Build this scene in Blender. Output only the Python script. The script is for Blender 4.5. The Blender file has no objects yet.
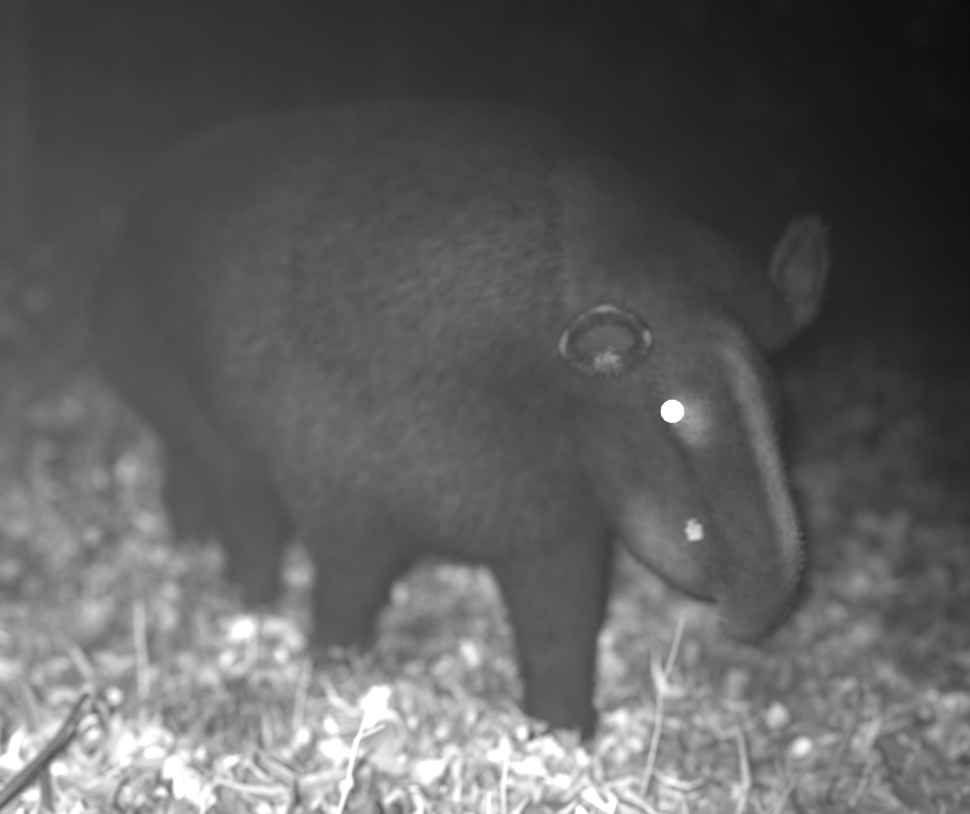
import bpy, bmesh, math, random, bisect
from mathutils import Vector, Matrix, noise
random.seed(7)
scene=bpy.context.scene
scene.view_settings.view_transform='Standard'
scene.view_settings.look='None'
scene.view_settings.exposure=0
COL=scene.collection

def link(o,parent=None):
    COL.objects.link(o)
    if parent: o.parent=parent
    return o
def mesh_obj(name,verts,faces,mat=None,parent=None,smooth=True):
    me=bpy.data.meshes.new(name); me.from_pydata([tuple(v) for v in verts],[],faces); me.update()
    if smooth:
        me.polygons.foreach_set('use_smooth',[True]*len(me.polygons))
    o=bpy.data.objects.new(name,me)
    if mat: me.materials.append(mat)
    return link(o,parent)

# ---------------- materials ----------------
def newmat(name):
    m=bpy.data.materials.new(name); m.use_nodes=True
    nt=m.node_tree; b=nt.nodes['Principled BSDF']
    b.inputs['Roughness'].default_value=.95
    b.inputs['Specular IOR Level'].default_value=.1
    return m,nt,b
def ramp(nt,stops,src):
    r=nt.nodes.new('ShaderNodeValToRGB')
    e=r.color_ramp.elements
    while len(e)<len(stops): e.new(.5)
    for i,(p,v) in enumerate(stops):
        e[i].position=p; e[i].color=(v,v,v,1)
    nt.links.new(src,r.inputs[0]); return r
def noise_node(nt,scale,detail=4,coord='Object'):
    tc=nt.nodes.new('ShaderNodeTexCoord'); n=nt.nodes.new('ShaderNodeTexNoise')
    n.inputs['Scale'].default_value=scale; n.inputs['Detail'].default_value=detail
    nt.links.new(tc.outputs[coord],n.inputs['Vector']); return n
def mix(nt,mode,a,b,fac=1.0):
    m=nt.nodes.new('ShaderNodeMix'); m.data_type='RGBA'; m.blend_type=mode
    m.inputs[0].default_value=fac
    for s,i in ((a,6),(b,7)):
        if isinstance(s,float): m.inputs[i].default_value=(s,s,s,1)
        else: nt.links.new(s,m.inputs[i])
    return m.outputs[2]
def bump(nt,b,h,strength,dist):
    bn=nt.nodes.new('ShaderNodeBump'); bn.inputs['Strength'].default_value=strength; bn.inputs['Distance'].default_value=dist
    nt.links.new(h,bn.inputs['Height']); nt.links.new(bn.outputs[0],b.inputs['Normal'])

def simple(name,lo,hi,scale=8,bs=.4,bd=.01):
    m,nt,b=newmat(name); n=noise_node(nt,scale)
    r=ramp(nt,[(.3,lo),(.7,hi)],n.outputs['Fac']); nt.links.new(r.outputs[0],b.inputs['Base Color'])
    bump(nt,b,n.outputs['Fac'],bs,bd); return m
mat_soil=simple('soil',.07,.36,12,.8,.03)
mat_bark=simple('bark',.05,.14,9,.8,.03)
mat_stem=simple('dry_stem',.28,.45,20)
mat_stick=simple('dark_stick',.03,.07,20)
mat_leaf_green=simple('understorey_leaf',.06,.2,3)

m,nt,b=newmat('leaf_litter'); mat_litter=m
g=nt.nodes.new('ShaderNodeNewGeometry')
r=ramp(nt,[(0,.12),(.4,.28),(.8,.46),(.95,.60),(1,.75)],g.outputs['Random Per Island'])
n=noise_node(nt,3.0,5); r2=ramp(nt,[(.38,.30),(.62,1.0)],n.outputs['Fac'])
n3=noise_node(nt,60,3); r3=ramp(nt,[(.3,.7),(.7,1.0)],n3.outputs['Fac'])
c=mix(nt,'MULTIPLY',r.outputs[0],r2.outputs[0]); c=mix(nt,'MULTIPLY',c,r3.outputs[0])
nt.links.new(c,b.inputs['Base Color'])

# tapir body frame : s forward, l towards the animal's right side
H=Vector((.58,-.81,0)).normalized(); N=Vector((-.81,-.58,0)).normalized()
def B(s,l,z): return H*s+N*l+Vector((0,0,z))
# head frame
HC=Vector((.27,2.05,.82))
F=Vector((.35,-.5,-.79)).normalized(); E0=Vector((.85,.45,.2)); E=(E0-F*E0.dot(F)).normalized(); U=F.cross(E)
def Hd(f,e,u): return HC+F*f+E*e+U*u

def hide(name,hair):
    m,nt,b=newmat(name)
    n=noise_node(nt,3.2,4); r=ramp(nt,[(.35,.010),(.65,.026)],n.outputs['Fac'])
    n2=noise_node(nt,38,6); r2=ramp(nt,[(.3,.7),(.7,1.2)],n2.outputs['Fac'])
    def dist(p):
        g=nt.nodes.new('ShaderNodeTexCoord')
        d=nt.nodes.new('ShaderNodeVectorMath'); d.operation='DISTANCE'; nt.links.new(g.outputs['Object'],d.inputs[0]); d.inputs[1].default_value=p
        return d.outputs['Value']
    def dotp(axis):
        g=nt.nodes.new('ShaderNodeTexCoord')
        s=nt.nodes.new('ShaderNodeVectorMath'); s.operation='SUBTRACT'; nt.links.new(g.outputs['Object'],s.inputs[0]); s.inputs[1].default_value=HC
        d=nt.nodes.new('ShaderNodeVectorMath'); d.operation='DOT_PRODUCT'; nt.links.new(s.outputs[0],d.inputs[0]); d.inputs[1].default_value=axis
        return d.outputs['Value']
    def mr(src,a,b_,c0=0,c1=1):
        x=nt.nodes.new('ShaderNodeMapRange'); x.interpolation_type='SMOOTHSTEP'
        x.inputs['From Min'].default_value=a; x.inputs['From Max'].default_value=b_
        x.inputs['To Min'].default_value=c0; x.inputs['To Max'].default_value=c1
        nt.links.new(src,x.inputs['Value']); return x.outputs[0]
    def mul(*a):
        o=a[0]
        for k in a[1:]:
            x=nt.nodes.new('ShaderNodeMath'); x.operation='MULTIPLY'; nt.links.new(o,x.inputs[0]); nt.links.new(k,x.inputs[1]); o=x.outputs[0]
        return o
    def over(c,fac,val):
        mm=nt.nodes.new('ShaderNodeMix'); mm.data_type='RGBA'
        nt.links.new(fac,mm.inputs[0]); nt.links.new(c,mm.inputs[6]); mm.inputs[7].default_value=(val,val,val,1)
        return mm.outputs[2]
    c=r.outputs[0]
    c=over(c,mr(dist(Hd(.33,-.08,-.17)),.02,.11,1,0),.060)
    c=over(c,mr(dist(Hd(.22,-.09,.05)),.01,.06,1,0),.075)  # glow halo of the shining eye, painted into the hide colour
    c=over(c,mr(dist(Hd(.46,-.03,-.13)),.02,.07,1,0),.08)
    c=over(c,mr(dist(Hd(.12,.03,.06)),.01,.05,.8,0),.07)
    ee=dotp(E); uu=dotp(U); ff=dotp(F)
    ridge_glint=mul(mr(ee,-.02,.015),mr(ee,.02,.06,1,0),mr(uu,-.06,.0),mr(ff,.08,.2,.0,.9),mr(ff,.40,.52,1,0))  # grazing-light highlight along the snout ridge, painted as paler hide
    c=over(c,ridge_glint,.095)
    c=over(c,mr(dist(B(-2.2,-1.05,.66)),.05,.36,.8,0),.035)  # lit shoulder area, its light put into the hide colour
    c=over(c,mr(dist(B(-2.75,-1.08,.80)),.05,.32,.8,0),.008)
    c=mix(nt,'MULTIPLY',c,r2.outputs[0])
    if hair:
        g=nt.nodes.new('ShaderNodeNewGeometry'); rr=ramp(nt,[(0,.5),(1,1.45)],g.outputs['Random Per Island'])
        c=mix(nt,'MULTIPLY',c,rr.outputs[0])
    else: bump(nt,b,n2.outputs['Fac'],.6,.012)
    nt.links.new(c,b.inputs['Base Color'])
    return m
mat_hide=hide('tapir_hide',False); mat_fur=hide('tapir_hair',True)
mat_pale=simple('pale_hair',.04,.12,30)
mat_palew=simple('white_hair',.12,.26,30)
m,nt,b=newmat('ear_rim'); mat_rim=m
n=noise_node(nt,24,2); r=ramp(nt,[(.42,.02),(.62,.08)],n.outputs['Fac']); nt.links.new(r.outputs[0],b.inputs['Base Color'])
mat_earin=simple('ear_inside',.006,.030,45)
mat_earfar=simple('ear_far',.022,.055,30)
m,nt,b=newmat('dark_eye'); b.inputs['Base Color'].default_value=(.01,.01,.01,1); b.inputs['Roughness'].default_value=.1; mat_eye=m
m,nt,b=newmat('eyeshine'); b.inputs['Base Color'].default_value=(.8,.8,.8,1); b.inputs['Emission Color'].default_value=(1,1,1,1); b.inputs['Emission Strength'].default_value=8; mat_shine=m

# ---------------- terrain ----------------
def gz(x,y):
    z=.035*noise.noise(Vector((x*1.1,y*1.1,0)))*min(1,abs(y)/2)+.014*noise.noise(Vector((x*5,y*5,3)))
    t=min(16,max(0,y-4.0))
    z+= .055*t**1.3*(1-.45*math.tanh(x*.5))
    return z
vs=[];fs=[]
ys=[-6+.3*i for i in range(20)]+[.1*i for i in range(0,90)]+[9+.6*i for i in range(25)]+[24+6*i for i in range(30)]
xs=[-150,-100,-60,-40,-25,-15,-10,-7]+[-5+.1*i for i in range(101)]+[7,10,15,25,40,60,100,150]
for y in ys:
    for x in xs: vs.append((x,y,gz(x,y)))
nx=len(xs)
for j in range(len(ys)-1):
    for i in range(nx-1):
        a=j*nx+i; fs.append((a,a+1,a+nx+1,a+nx))
mesh_obj('forest_ground',vs,fs,mat_soil)

# leaves
def add_leaf(vs,fs,p,L,W,rot,tilt,roll,curl):
    M=Matrix.Translation(p)@Matrix.Rotation(rot,4,'Z')@Matrix.Rotation(tilt,4,'Y')@Matrix.Rotation(roll,4,'X')
    st=[(0,0),(.25,.8),(.6,1),(.85,.55),(1,0)]
    ph=random.uniform(.1,.7)*W
    rows=[]
    for t,w in st:
        x=(t-.5)*L; zc=curl*L*(4*(t-.5)**2)
        if w==0: rows.append([len(vs)]); vs.append(M@Vector((x,0,zc)))
        else:
            k=len(vs); jag=random.uniform(.6,1.2); jb=random.uniform(.6,1.2)
            vs.append(M@Vector((x,-W*w*.5*jag,zc+ph*w))); vs.append(M@Vector((x,0,zc))); vs.append(M@Vector((x,W*w*.5*jb,zc+ph*w*jb)))
            rows.append([k,k+1,k+2])
    fs.append((rows[0][0],rows[1][1],rows[1][0])); fs.append((rows[0][0],rows[1][2],rows[1][1]))
    for a,c in ((1,2),(2,3)):
        A,C=rows[a],rows[c]
        fs.append((A[0],A[1],C[1],C[0])); fs.append((A[1],A[2],C[2],C[1]))
    fs.append((rows[3][0],rows[3][1],rows[4][0])); fs.append((rows[3][1],rows[3][2],rows[4][0]))
vs=[];fs=[]
def litter(n,y0,y1,hw,l0,l1,w0=.25,w1=.9,pw=2,tl=.7):
    for _ in range(n):
        y=random.uniform(y0,y1); x=random.uniform(-hw(y),hw(y))
        L=l0+(l1-l0)*random.random()**pw
        if random.random()<.05: L*=1.7
        add_leaf(vs,fs,Vector((x,y,gz(x,y)+random.uniform(.0,.045))),L,L*random.uniform(w0,w1),
                 random.uniform(0,6.28),random.gauss(0,tl),random.gauss(0,tl),random.uniform(-.3,.5))
litter(7500,.9,3.2,lambda y:.5*y+.5,.015,.085)
litter(7000,3.2,6.0,lambda y:.5*y+.5,.025,.09)
litter(5000,6.0,12.0,lambda y:.5*y+.8,.05,.12)
litter(4500,1.0,5.0,lambda y:.5*y+.5,.05,.17,.05,.16,1,.35)
mesh_obj('leaf_litter',vs,fs,mat_litter,smooth=False)

# tubes
def tube(vs,fs,pts,rads,n=6):
    rings=[]
    for i,p in enumerate(pts):
        d=(pts[min(i+1,len(pts)-1)]-pts[max(i-1,0)]).normalized()
        a=d.orthogonal().normalized(); b2=d.cross(a)
        rings.append([len(vs)+k for k in range(n)])
        for k in range(n):
            t=2*math.pi*k/n; vs.append(p+(a*math.cos(t)+b2*math.sin(t))*rads[i])
    for i in range(len(rings)-1):
        for k in range(n):
            fs.append((rings[i][k],rings[i][(k+1)%n],rings[i+1][(k+1)%n],rings[i+1][k]))
    fs.append(tuple(rings[-1])); fs.append(tuple(reversed(rings[0])))
# dry stems
vs=[];fs=[]
def stem(x,y,h,lx,ly,r=.004,kink=.008):
    z=gz(x,y); pts=[]
    for i in range(7):
        t=i/6; pts.append(Vector((x+lx*t+random.uniform(-kink,kink)*t*.6,y+ly*t,z-.02+h*t)))
    tube(vs,fs,pts,[r*(1-.6*i/6) for i in range(7)],5)
    if random.random()<.4:
        q=pts[4]; tube(vs,fs,[q,q+Vector((random.uniform(-.03,.03),0,.02)),q+Vector((random.uniform(-.05,.05),0,.04))],[r*.6,r*.5,r*.3],5)
stem(-.24,1.85,.30,.075,0,.0030); stem(-.006,1.70,.20,.01,0,.0038); stem(.03,1.9,.20,.0,0,.003)
stem(.24,2.0,.36,.06,.0,.0018,.015); stem(-.67,2.5,.22,.0,0,.005); stem(-.45,1.9,.12,.03,0,.003)
stem(-.62,1.75,.12,.05,0,.003); stem(-.35,2.3,.18,.03,0,.003)
for _ in range(130):
    y=random.uniform(1.7,5.5); x=random.uniform(-.5*y,.5*y)
    stem(x,y,random.uniform(.04,.12),random.uniform(-.06,.06),random.uniform(-.05,.05),random.uniform(.001,.0022))
mesh_obj('dry_grass_stems',vs,fs,mat_stem)
vs=[];fs=[]
for _ in range(100):
    y=random.uniform(1.3,6); x=random.uniform(-.5*y,.5*y); a=random.uniform(0,3.14); L=random.uniform(.05,.2)
    pts=[]
    for i in range(5):
        t=i/4-.5; px=x+math.cos(a)*L*t+random.uniform(-.004,.004); py=y+math.sin(a)*L*t
        pts.append(Vector((px,py,gz(px,py)+.02+.02*random.random())))
    tube(vs,fs,pts,[random.uniform(.0015,.0035)]*5,5)
mesh_obj('fallen_twigs',vs,fs,mat_stem)
vs=[];fs=[]
tube(vs,fs,[Vector((-.80,1.75,.05)),Vector((-.72,1.85,.10)),Vector((-.67,1.96,.14)),Vector((-.64,2.05,.19))],[.010,.008,.007,.005],8)
mesh_obj('fallen_branch',vs,fs,mat_stick)
vs=[];fs=[]
def weed(x,y,h,n,lean=0,L0=.02,L1=.05):
    z=gz(x,y)
    pts=[Vector((x+lean*t/4,y,z+h*t/4)) for t in range(5)]
    tube(vs,fs,pts,[.003]*5,5)
    for _ in range(n):
        t=random.uniform(.1,1); L=random.uniform(L0,L1)
        add_leaf(vs,fs,Vector((x+lean*t+random.gauss(0,.025),y+random.gauss(0,.025),z+h*t)),L,L*.6,random.uniform(0,6.28),random.gauss(0,.6),random.gauss(0,.6),-.1)
weed(-1.08,3.4,.40,34,.10); weed(-1.02,3.6,.44,36,.14); weed(-1.25,3.7,.3,24,0); weed(-.80,3.9,.42,30,.03)
weed(-.66,3.55,.30,30,.03,.02,.045); weed(-.62,3.6,.34,30,-.02,.02,.045)
weed(-.45,3.3,.22,18,.05); weed(-.95,3.0,.2,18,.02)
for x,y in ((.08,2.12),(.17,2.14),(.23,2.2),(-.33,2.5),(-.22,2.55),(-.62,2.95),(-.5,2.9),(.12,2.1)):   # growth around the feet
    weed(x,y,random.uniform(.05,.09),10,random.uniform(-.03,.03),.02,.045)
for _ in range(150):
    y=random.uniform(2.1,6.5); x=random.uniform(-.5*y,.5*y); weed(x,y,random.uniform(.03,.15),random.randint(4,14),random.uniform(-.05,.05))
mesh_obj('low_weeds',vs,fs,mat_litter,smooth=False)

# ---------------- trees / understorey ----------------
def tree(x,y,h,r,lean=(0,0),seed=0,leaves=500):
    random.seed(seed)
    e=bpy.data.objects.new('forest_tree',None); link(e); 
    vs=[];fs=[]; z=gz(x,y); pts=[]
    for i in range(9):
        t=i/8; pts.append(Vector((x+lean[0]*t+.05*math.sin(t*5+seed),y+lean[1]*t,z-.1+h*t)))
    tube(vs,fs,pts,[r*(1.35 if i==0 else 1-.7*i/8) for i in range(9)],12)
    tips=[]
    for i in range(8):
        q=pts[random.randint(4,8)]; a=random.uniform(0,6.28); L=random.uniform(.15,.35)*h*.6
        d=Vector((math.cos(a),math.sin(a),random.uniform(.1,.6)))
        bp=[q,q+d*L*.5+Vector((0,0,.05)),q+d*L]
        tube(vs,fs,bp,[r*.35,r*.22,r*.08],7); tips+=[bp[1],bp[2]]
    mesh_obj('trunk',vs,fs,mat_bark,e)
    vs=[];fs=[]
    for _ in range(leaves):
        q=random.choice(tips)+Vector((random.gauss(0,.35),random.gauss(0,.35),random.gauss(0,.3)))
        L=random.uniform(.08,.16)
        add_leaf(vs,fs,q,L,L*.5,random.uniform(0,6.28),random.gauss(.3,.5),random.gauss(0,.5),-.1)
    mesh_obj('crown',vs,fs,mat_leaf_green,e)
tree(-3.2,9,6,.16,(.4,0),1); tree(2.6,8.5,6,.13,(-.3,0),2); tree(-.8,12,8,.22,(.2,0),3)
tree(4.5,11,7,.2,(0,0),4); tree(-5.8,11,7,.2,(0,0),5); tree(1.1,13,8,.17,(0,0),6)
tree(1.45,4.4,2.6,.035,(.75,0),8,160)
random.seed(21)
vs=[];fs=[]
for _ in range(140):
    y=random.uniform(4.0,11); x=random.uniform(-.5*y,.55*y)
    if y<5.6 and x<.8: continue
    z=gz(x,y); hh=random.uniform(.1,.6)
    for k in range(random.randint(10,26)):
        L=random.uniform(.04,.12)
        add_leaf(vs,fs,Vector((x+random.gauss(0,.14),y+random.gauss(0,.12),z+random.uniform(.02,hh))),L,L*.5,random.uniform(0,6.28),random.gauss(0,.5),random.gauss(0,.5),-.1)
mesh_obj('understorey_plants',vs,fs,mat_leaf_green)
vs=[];fs=[]
for _ in range(9000):
    a=random.uniform(-.75,.75); d=random.uniform(13,22); x=d*math.sin(a); y=d*math.cos(a)
    L=random.uniform(.25,.6)
    add_leaf(vs,fs,Vector((x,y,gz(x,y)+7*random.random()**1.3)),L,L*.6,random.uniform(0,6.28),random.gauss(0,.6),random.gauss(0,.6),-.1)
mesh_obj('distant_thicket',vs,fs,mat_leaf_green,smooth=False)

# ---------------- tapir ----------------
tapir=bpy.data.objects.new('tapir',None); link(tapir)
BV=[];BF=[]
_tpl={}
def template(seg):
    if seg not in _tpl:
        bm=bmesh.new(); bmesh.ops.create_uvsphere(bm,u_segments=seg,v_segments=seg//2+2,radius=1)
        _tpl[seg]=([v.co.copy() for v in bm.verts],[[v.index for v in f.verts] for f in bm.faces]); bm.free()
    return _tpl[seg]
def ell(p,r,axes=None,sc=(1,1,1),seg=16):
    a,b2,c2=axes or (Vector((1,0,0)),Vector((0,1,0)),Vector((0,0,1)))
    V,Fc=template(seg); o=len(BV)
    a=a*r*sc[0]; b2=b2*r*sc[1]; c2=c2*r*sc[2]
    for v in V: BV.append(p+a*v.x+b2*v.y+c2*v.z)
    for f in Fc: BF.append([i+o for i in f])
Z=Vector((0,0,1))
BA=(H,N,Z)
def chain(pts,axes=None,sc=(1,1,1),k=.22,seg=16):
    for (p,r),(q,r2) in zip(pts[:-1],pts[1:]):
        n=max(2,int((q-p).length/(min(r,r2)*k)))
        for i in range(n+1):
            t=i/n; ell(p.lerp(q,t),r+(r2-r)*t,axes,sc,seg)
lc=-1.40
chain([(B(-3.08,lc,.79),.28),(B(-2.98,lc,.79),.32),(B(-2.8,lc,.775),.36),(B(-2.5,lc,.75),.39),(B(-2.2,lc,.76),.385),(B(-2.0,lc,.77),.355)],BA,(1,.84,1),.09,28)
chain([(B(-2.0,lc,.80),.33),(Vector((.09,2.29,.82)),.25),(Vector((.22,2.13,.79)),.18)],k=.1,seg=24)
chain([(B(-2.1,lc,.58),.27),(B(-1.90,lc,.55),.22),(Hd(.04,-.0,-.27),.15)],k=.12,seg=22)
def leg(pts,toes=3):
    P=[(B(s,l,z),r) for s,l,z,r in pts]
    chain(P,k=.15)
    s,l,z,r=pts[-1]
    for k in range(toes):
        o=(k-(toes-1)/2)*.036
        chain([(B(s+.01,l+o,.03),.027),(B(s+.045-abs(o)*.4,l+o*1.25,.022),.022)])
leg([(-2.96,-1.27,.68,.23),(-2.70,-1.27,.50,.165),(-2.80,-1.33,.33,.092),(-2.84,-1.35,.14,.066),(-2.83,-1.35,.055,.062)],3)
leg([(-3.08,-1.48,.70,.23),(-3.14,-1.46,.52,.155),(-3.40,-1.45,.37,.085),(-3.42,-1.44,.15,.062),(-3.40,-1.44,.055,.060)],3)
leg([(-2.12,-1.25,.60,.20),(-2.16,-1.25,.42,.125),(-2.22,-1.27,.27,.075),(-2.31,-1.29,.11,.056),(-2.31,-1.29,.05,.058)],4)
leg([(-1.98,-1.52,.56,.19),(-1.90,-1.48,.42,.13),(-1.82,-1.46,.26,.082),(-1.80,-1.45,.11,.064),(-1.79,-1.45,.05,.066)],4)
chain([(B(-3.34,lc,.84),.035),(B(-3.41,lc,.76),.022),(B(-3.42,lc,.70),.012)])
HA=(F,E,U)
chain([(Hd(-.06,0,-.08),.14),(Hd(.03,0,-.05),.13),(Hd(.12,0,-.03),.11)],HA,(1,.95,1),.15)
chain([(Hd(.10,0,.0),.10),(Hd(.2,0,.0),.085),(Hd(.3,0,-.01),.071),(Hd(.4,0,-.03),.061),(Hd(.45,-.01,-.07),.055),(Hd(.475,-.03,-.115),.047)],HA,(1,.92,1),.15)
for sg in (-1,1):
    chain([(Hd(.03,sg*.03,-.19),.13),(Hd(.16,sg*.025,-.22),.113),(Hd(.28,sg*.012,-.22),.090),(Hd(.37,0,-.19),.064)],HA,(1,.9,1),.15)
    chain([(Hd(.13,sg*.06,.04),.035),(Hd(.2,sg*.068,.035),.03),(Hd(.25,sg*.055,.015),.025)])
chain([(Hd(.1,0,-.1),.12),(Hd(.25,0,-.11),.095),(Hd(.36,0,-.105),.068),(Hd(.42,0,-.10),.05)],HA,(1,.85,1),.15)
chain([(Hd(-.02,.07,-.02),.10),(Vector((.45,2.14,.785)),.055)])   # far ear root
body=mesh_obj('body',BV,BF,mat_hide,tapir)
rm=body.modifiers.new('r','REMESH'); rm.mode='VOXEL'; rm.voxel_size=.012; rm.use_smooth_shade=True
sm=body.modifiers.new('s','SMOOTH'); sm.iterations=14; sm.factor=.7
bpy.context.view_layer.update()
dg=bpy.context.evaluated_depsgraph_get()
em=body.evaluated_get(dg).to_mesh()
cum=[];t=0
polys=list(em.polygons); pv=[tuple(p.vertices) for p in polys]
co=[v.co.copy() for v in em.vertices]
for p in polys:
    t+=p.area*(3.0 if p.center.x>.1 else 1.0); cum.append(t)
vs=[];fs=[]
random.seed(5)
grow=(-H*.6+Vector((0,0,-.8)))
for _ in range(130000):
    i=bisect.bisect(cum,random.random()*t)
    if i>=len(polys): continue
    p=polys[i]; w=[random.random() for _ in pv[i]]; sw=sum(w)
    q=Vector((0,0,0))
    for a,b_ in zip(w,pv[i]): q+=co[b_]*(a/sw)
    n=p.normal
    head=q.x>.12
    L=random.uniform(.006,.014) if head else random.uniform(.016,.040)
    g=grow if not head else -F*.5+Vector((0,0,-.3))
    d=(g-n*g.dot(n)); d=d.normalized()*.8+n*random.uniform(.2,.9)+Vector((random.gauss(0,.3),random.gauss(0,.3),random.gauss(0,.3)))
    d.normalize(); s=d.cross(n)
    if s.length<1e-4: continue
    s.normalize(); wd=.0011 if head else .0020
    k=len(vs); q=q-n*.001
    vs+= [q-s*wd,q+s*wd,q+d*L]; fs.append((k,k+1,k+2))
body.evaluated_get(dg).to_mesh_clear()
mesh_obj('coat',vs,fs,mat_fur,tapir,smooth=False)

def ear(name,base,up,out,w,h,depth,mat,rim=True):
    up=up.normalized(); out=(out-up*out.dot(up)).normalized(); side=up.cross(out)
    vs=[];fs=[];NR,NA=8,28
    rimp=[]
    for j in range(NR+1):
        rr=j/NR
        for k in range(NA):
            a=2*math.pi*k/NA
            wob=1+.10*noise.noise(Vector((math.cos(a)*2,math.sin(a)*2,w*50)))
            wx=math.cos(a)*w*rr*(1-.12*math.sin(a))*wob; hz=math.sin(a)*h*rr*wob
            p=base+side*wx+up*(h*.8+hz)-out*(depth*(1-rr**2.2))
            vs.append(p)
            if j==NR: rimp.append(p)
    for j in range(NR):
        for k in range(NA):
            fs.append((j*NA+k,j*NA+(k+1)%NA,(j+1)*NA+(k+1)%NA,(j+1)*NA+k))
    o=mesh_obj(name,vs,fs,mat,tapir)
    sd=o.modifiers.new('t','SOLIDIFY'); sd.thickness=.014; sd.offset=0
    cen=base+up*h*.8
    if rim:
        vs=[];fs=[]
        for seg in (range(3,11),range(-2,2),range(12,17)):
            ks=[k%NA for k in seg]
            tube(vs,fs,[rimp[k]+out*.003 for k in ks],[.0065*math.sin(math.pi*(i+.6)/(len(ks)+.2))**.6*random.uniform(.7,1.15) for i in range(len(ks))],6)
        mesh_obj(name+'_rim',vs,fs,mat_rim,tapir)
    vs=[];fs=[]
    for _ in range(1500):
        a=random.uniform(0,2*math.pi)
        k=a/(2*math.pi)*NA; i0=int(k)%NA; p=rimp[i0].lerp(rimp[(i0+1)%NA],k-int(k))
        d=(p-cen).normalized(); q=p-d*random.uniform(-.006,.024)
        e=q+d*random.uniform(-.006,.020)+out*random.uniform(.0,.016)
        s=side*.0010; kk=len(vs); vs+=[q-s,q+s,e]; fs.append((kk,kk+1,kk+2))
    mesh_obj(name+'_fringe',vs,fs,mat_fur if rim else mat_earfar,tapir,smooth=False)
    vs=[];fs=[]
    q=base+up*h*.08-out*depth*.1
    for _ in range(140 if rim else 30):
        d=side*random.gauss(0,.013)+up*random.gauss(0,.007)
        tube(vs,fs,[q+d,q+d+out*.012+up*.01*random.random()],[.0024,.0008],4)
    mesh_obj(name+'_hair',vs,fs,mat_pale,tapir)
random.seed(3)
ear('near_ear',Vector((.178,1.935,.737)),Vector((-.1,.1,1)),Vector((-.15,-1,.15)),.063,.046,.045,mat_earin)
ear('far_ear',Vector((.485,2.11,.800)),Vector((.16,.0,1)),Vector((.1,-1,.0)),.043,.080,.03,mat_earfar,False)
def ball(name,p,r,mat):
    bm=bmesh.new(); bmesh.ops.create_icosphere(bm,subdivisions=3,radius=r)
    me=bpy.data.meshes.new(name); bm.to_mesh(me); bm.free(); me.materials.append(mat)
    for f in me.polygons: f.use_smooth=True
    o=bpy.data.objects.new(name,me); o.location=p; return link(o,tapir)
ball('near_eye_shine',Hd(.20,-.100,.056),.0138,mat_shine)
ball('far_eye',Hd(.20,.085,.035),.016,mat_eye)
vs=[];fs=[]
q0=Hd(.340,-.060,-.085)
for _ in range(110):
    q=q0+F*random.gauss(0,.006)+U*random.gauss(0,.005)+E*.010
    tube(vs,fs,[q,q-E*.020+Vector((random.gauss(0,.003),random.gauss(0,.003),random.gauss(0,.003)))],[.0023,.0010],4)
mesh_obj('lip_tuft',vs,fs,mat_palew,tapir)

# ---------------- mist ----------------
bm=bmesh.new(); bmesh.ops.create_cube(bm,size=1,matrix=Matrix.Translation((0,10,-.45))@Matrix.Diagonal((40,30,3.1,1)))
me=bpy.data.meshes.new('mist'); bm.to_mesh(me); bm.free()
mist=bpy.data.objects.new('mist',me); link(mist)
mm=bpy.data.materials.new('mist'); mm.use_nodes=True; nt=mm.node_tree; nt.nodes.clear()
out=nt.nodes.new('ShaderNodeOutputMaterial'); v=nt.nodes.new('ShaderNodeVolumeScatter'); v.inputs['Density'].default_value=.0042
v.inputs['Color'].default_value=(1,1,1,1)
nt.links.new(v.outputs[0],out.inputs['Volume']); me.materials.append(mm)

# ---------------- light ----------------
w=bpy.data.worlds.new('World'); scene.world=w; w.use_nodes=True; nt=w.node_tree
bg=nt.nodes['Background']; sky=nt.nodes.new('ShaderNodeTexSky'); sky.sky_type='NISHITA'; sky.sun_disc=False
sky.sun_elevation=math.radians(3); sky.sun_rotation=math.radians(200)
bw=nt.nodes.new('ShaderNodeRGBToBW'); nt.links.new(sky.outputs[0],bw.inputs[0]); nt.links.new(bw.outputs[0],bg.inputs['Color'])
bg.inputs['Strength'].default_value=.003
sd=bpy.data.lights.new('moon','SUN'); sd.energy=.01; sd.angle=math.radians(.5)
so=bpy.data.objects.new('moon',sd); so.rotation_euler=(math.radians(50),0,math.radians(20)); link(so)
ld=bpy.data.lights.new('infrared_lamp','SPOT'); ld.energy=1350; ld.spot_size=math.radians(80); ld.spot_blend=1; ld.shadow_soft_size=.05
lo=bpy.data.objects.new('infrared_lamp',ld); lo.location=(-.12,-.3,1.12)
lo.rotation_euler=(Vector((-.62,1.85,.0))-Vector(lo.location)).to_track_quat('-Z','Y').to_euler(); link(lo)

# ---------------- camera ----------------
cd=bpy.data.cameras.new('camera'); cam=bpy.data.objects.new('camera',cd); link(cam)
cam.location=(0,0,1); cam.rotation_euler=(math.radians(90-9.5),0,0)
cd.lens=49.7; cd.sensor_width=36; cd.clip_end=500
cd.dof.use_dof=True; cd.dof.focus_distance=1.66; cd.dof.aperture_fstop=1.15
scene.camera=cam
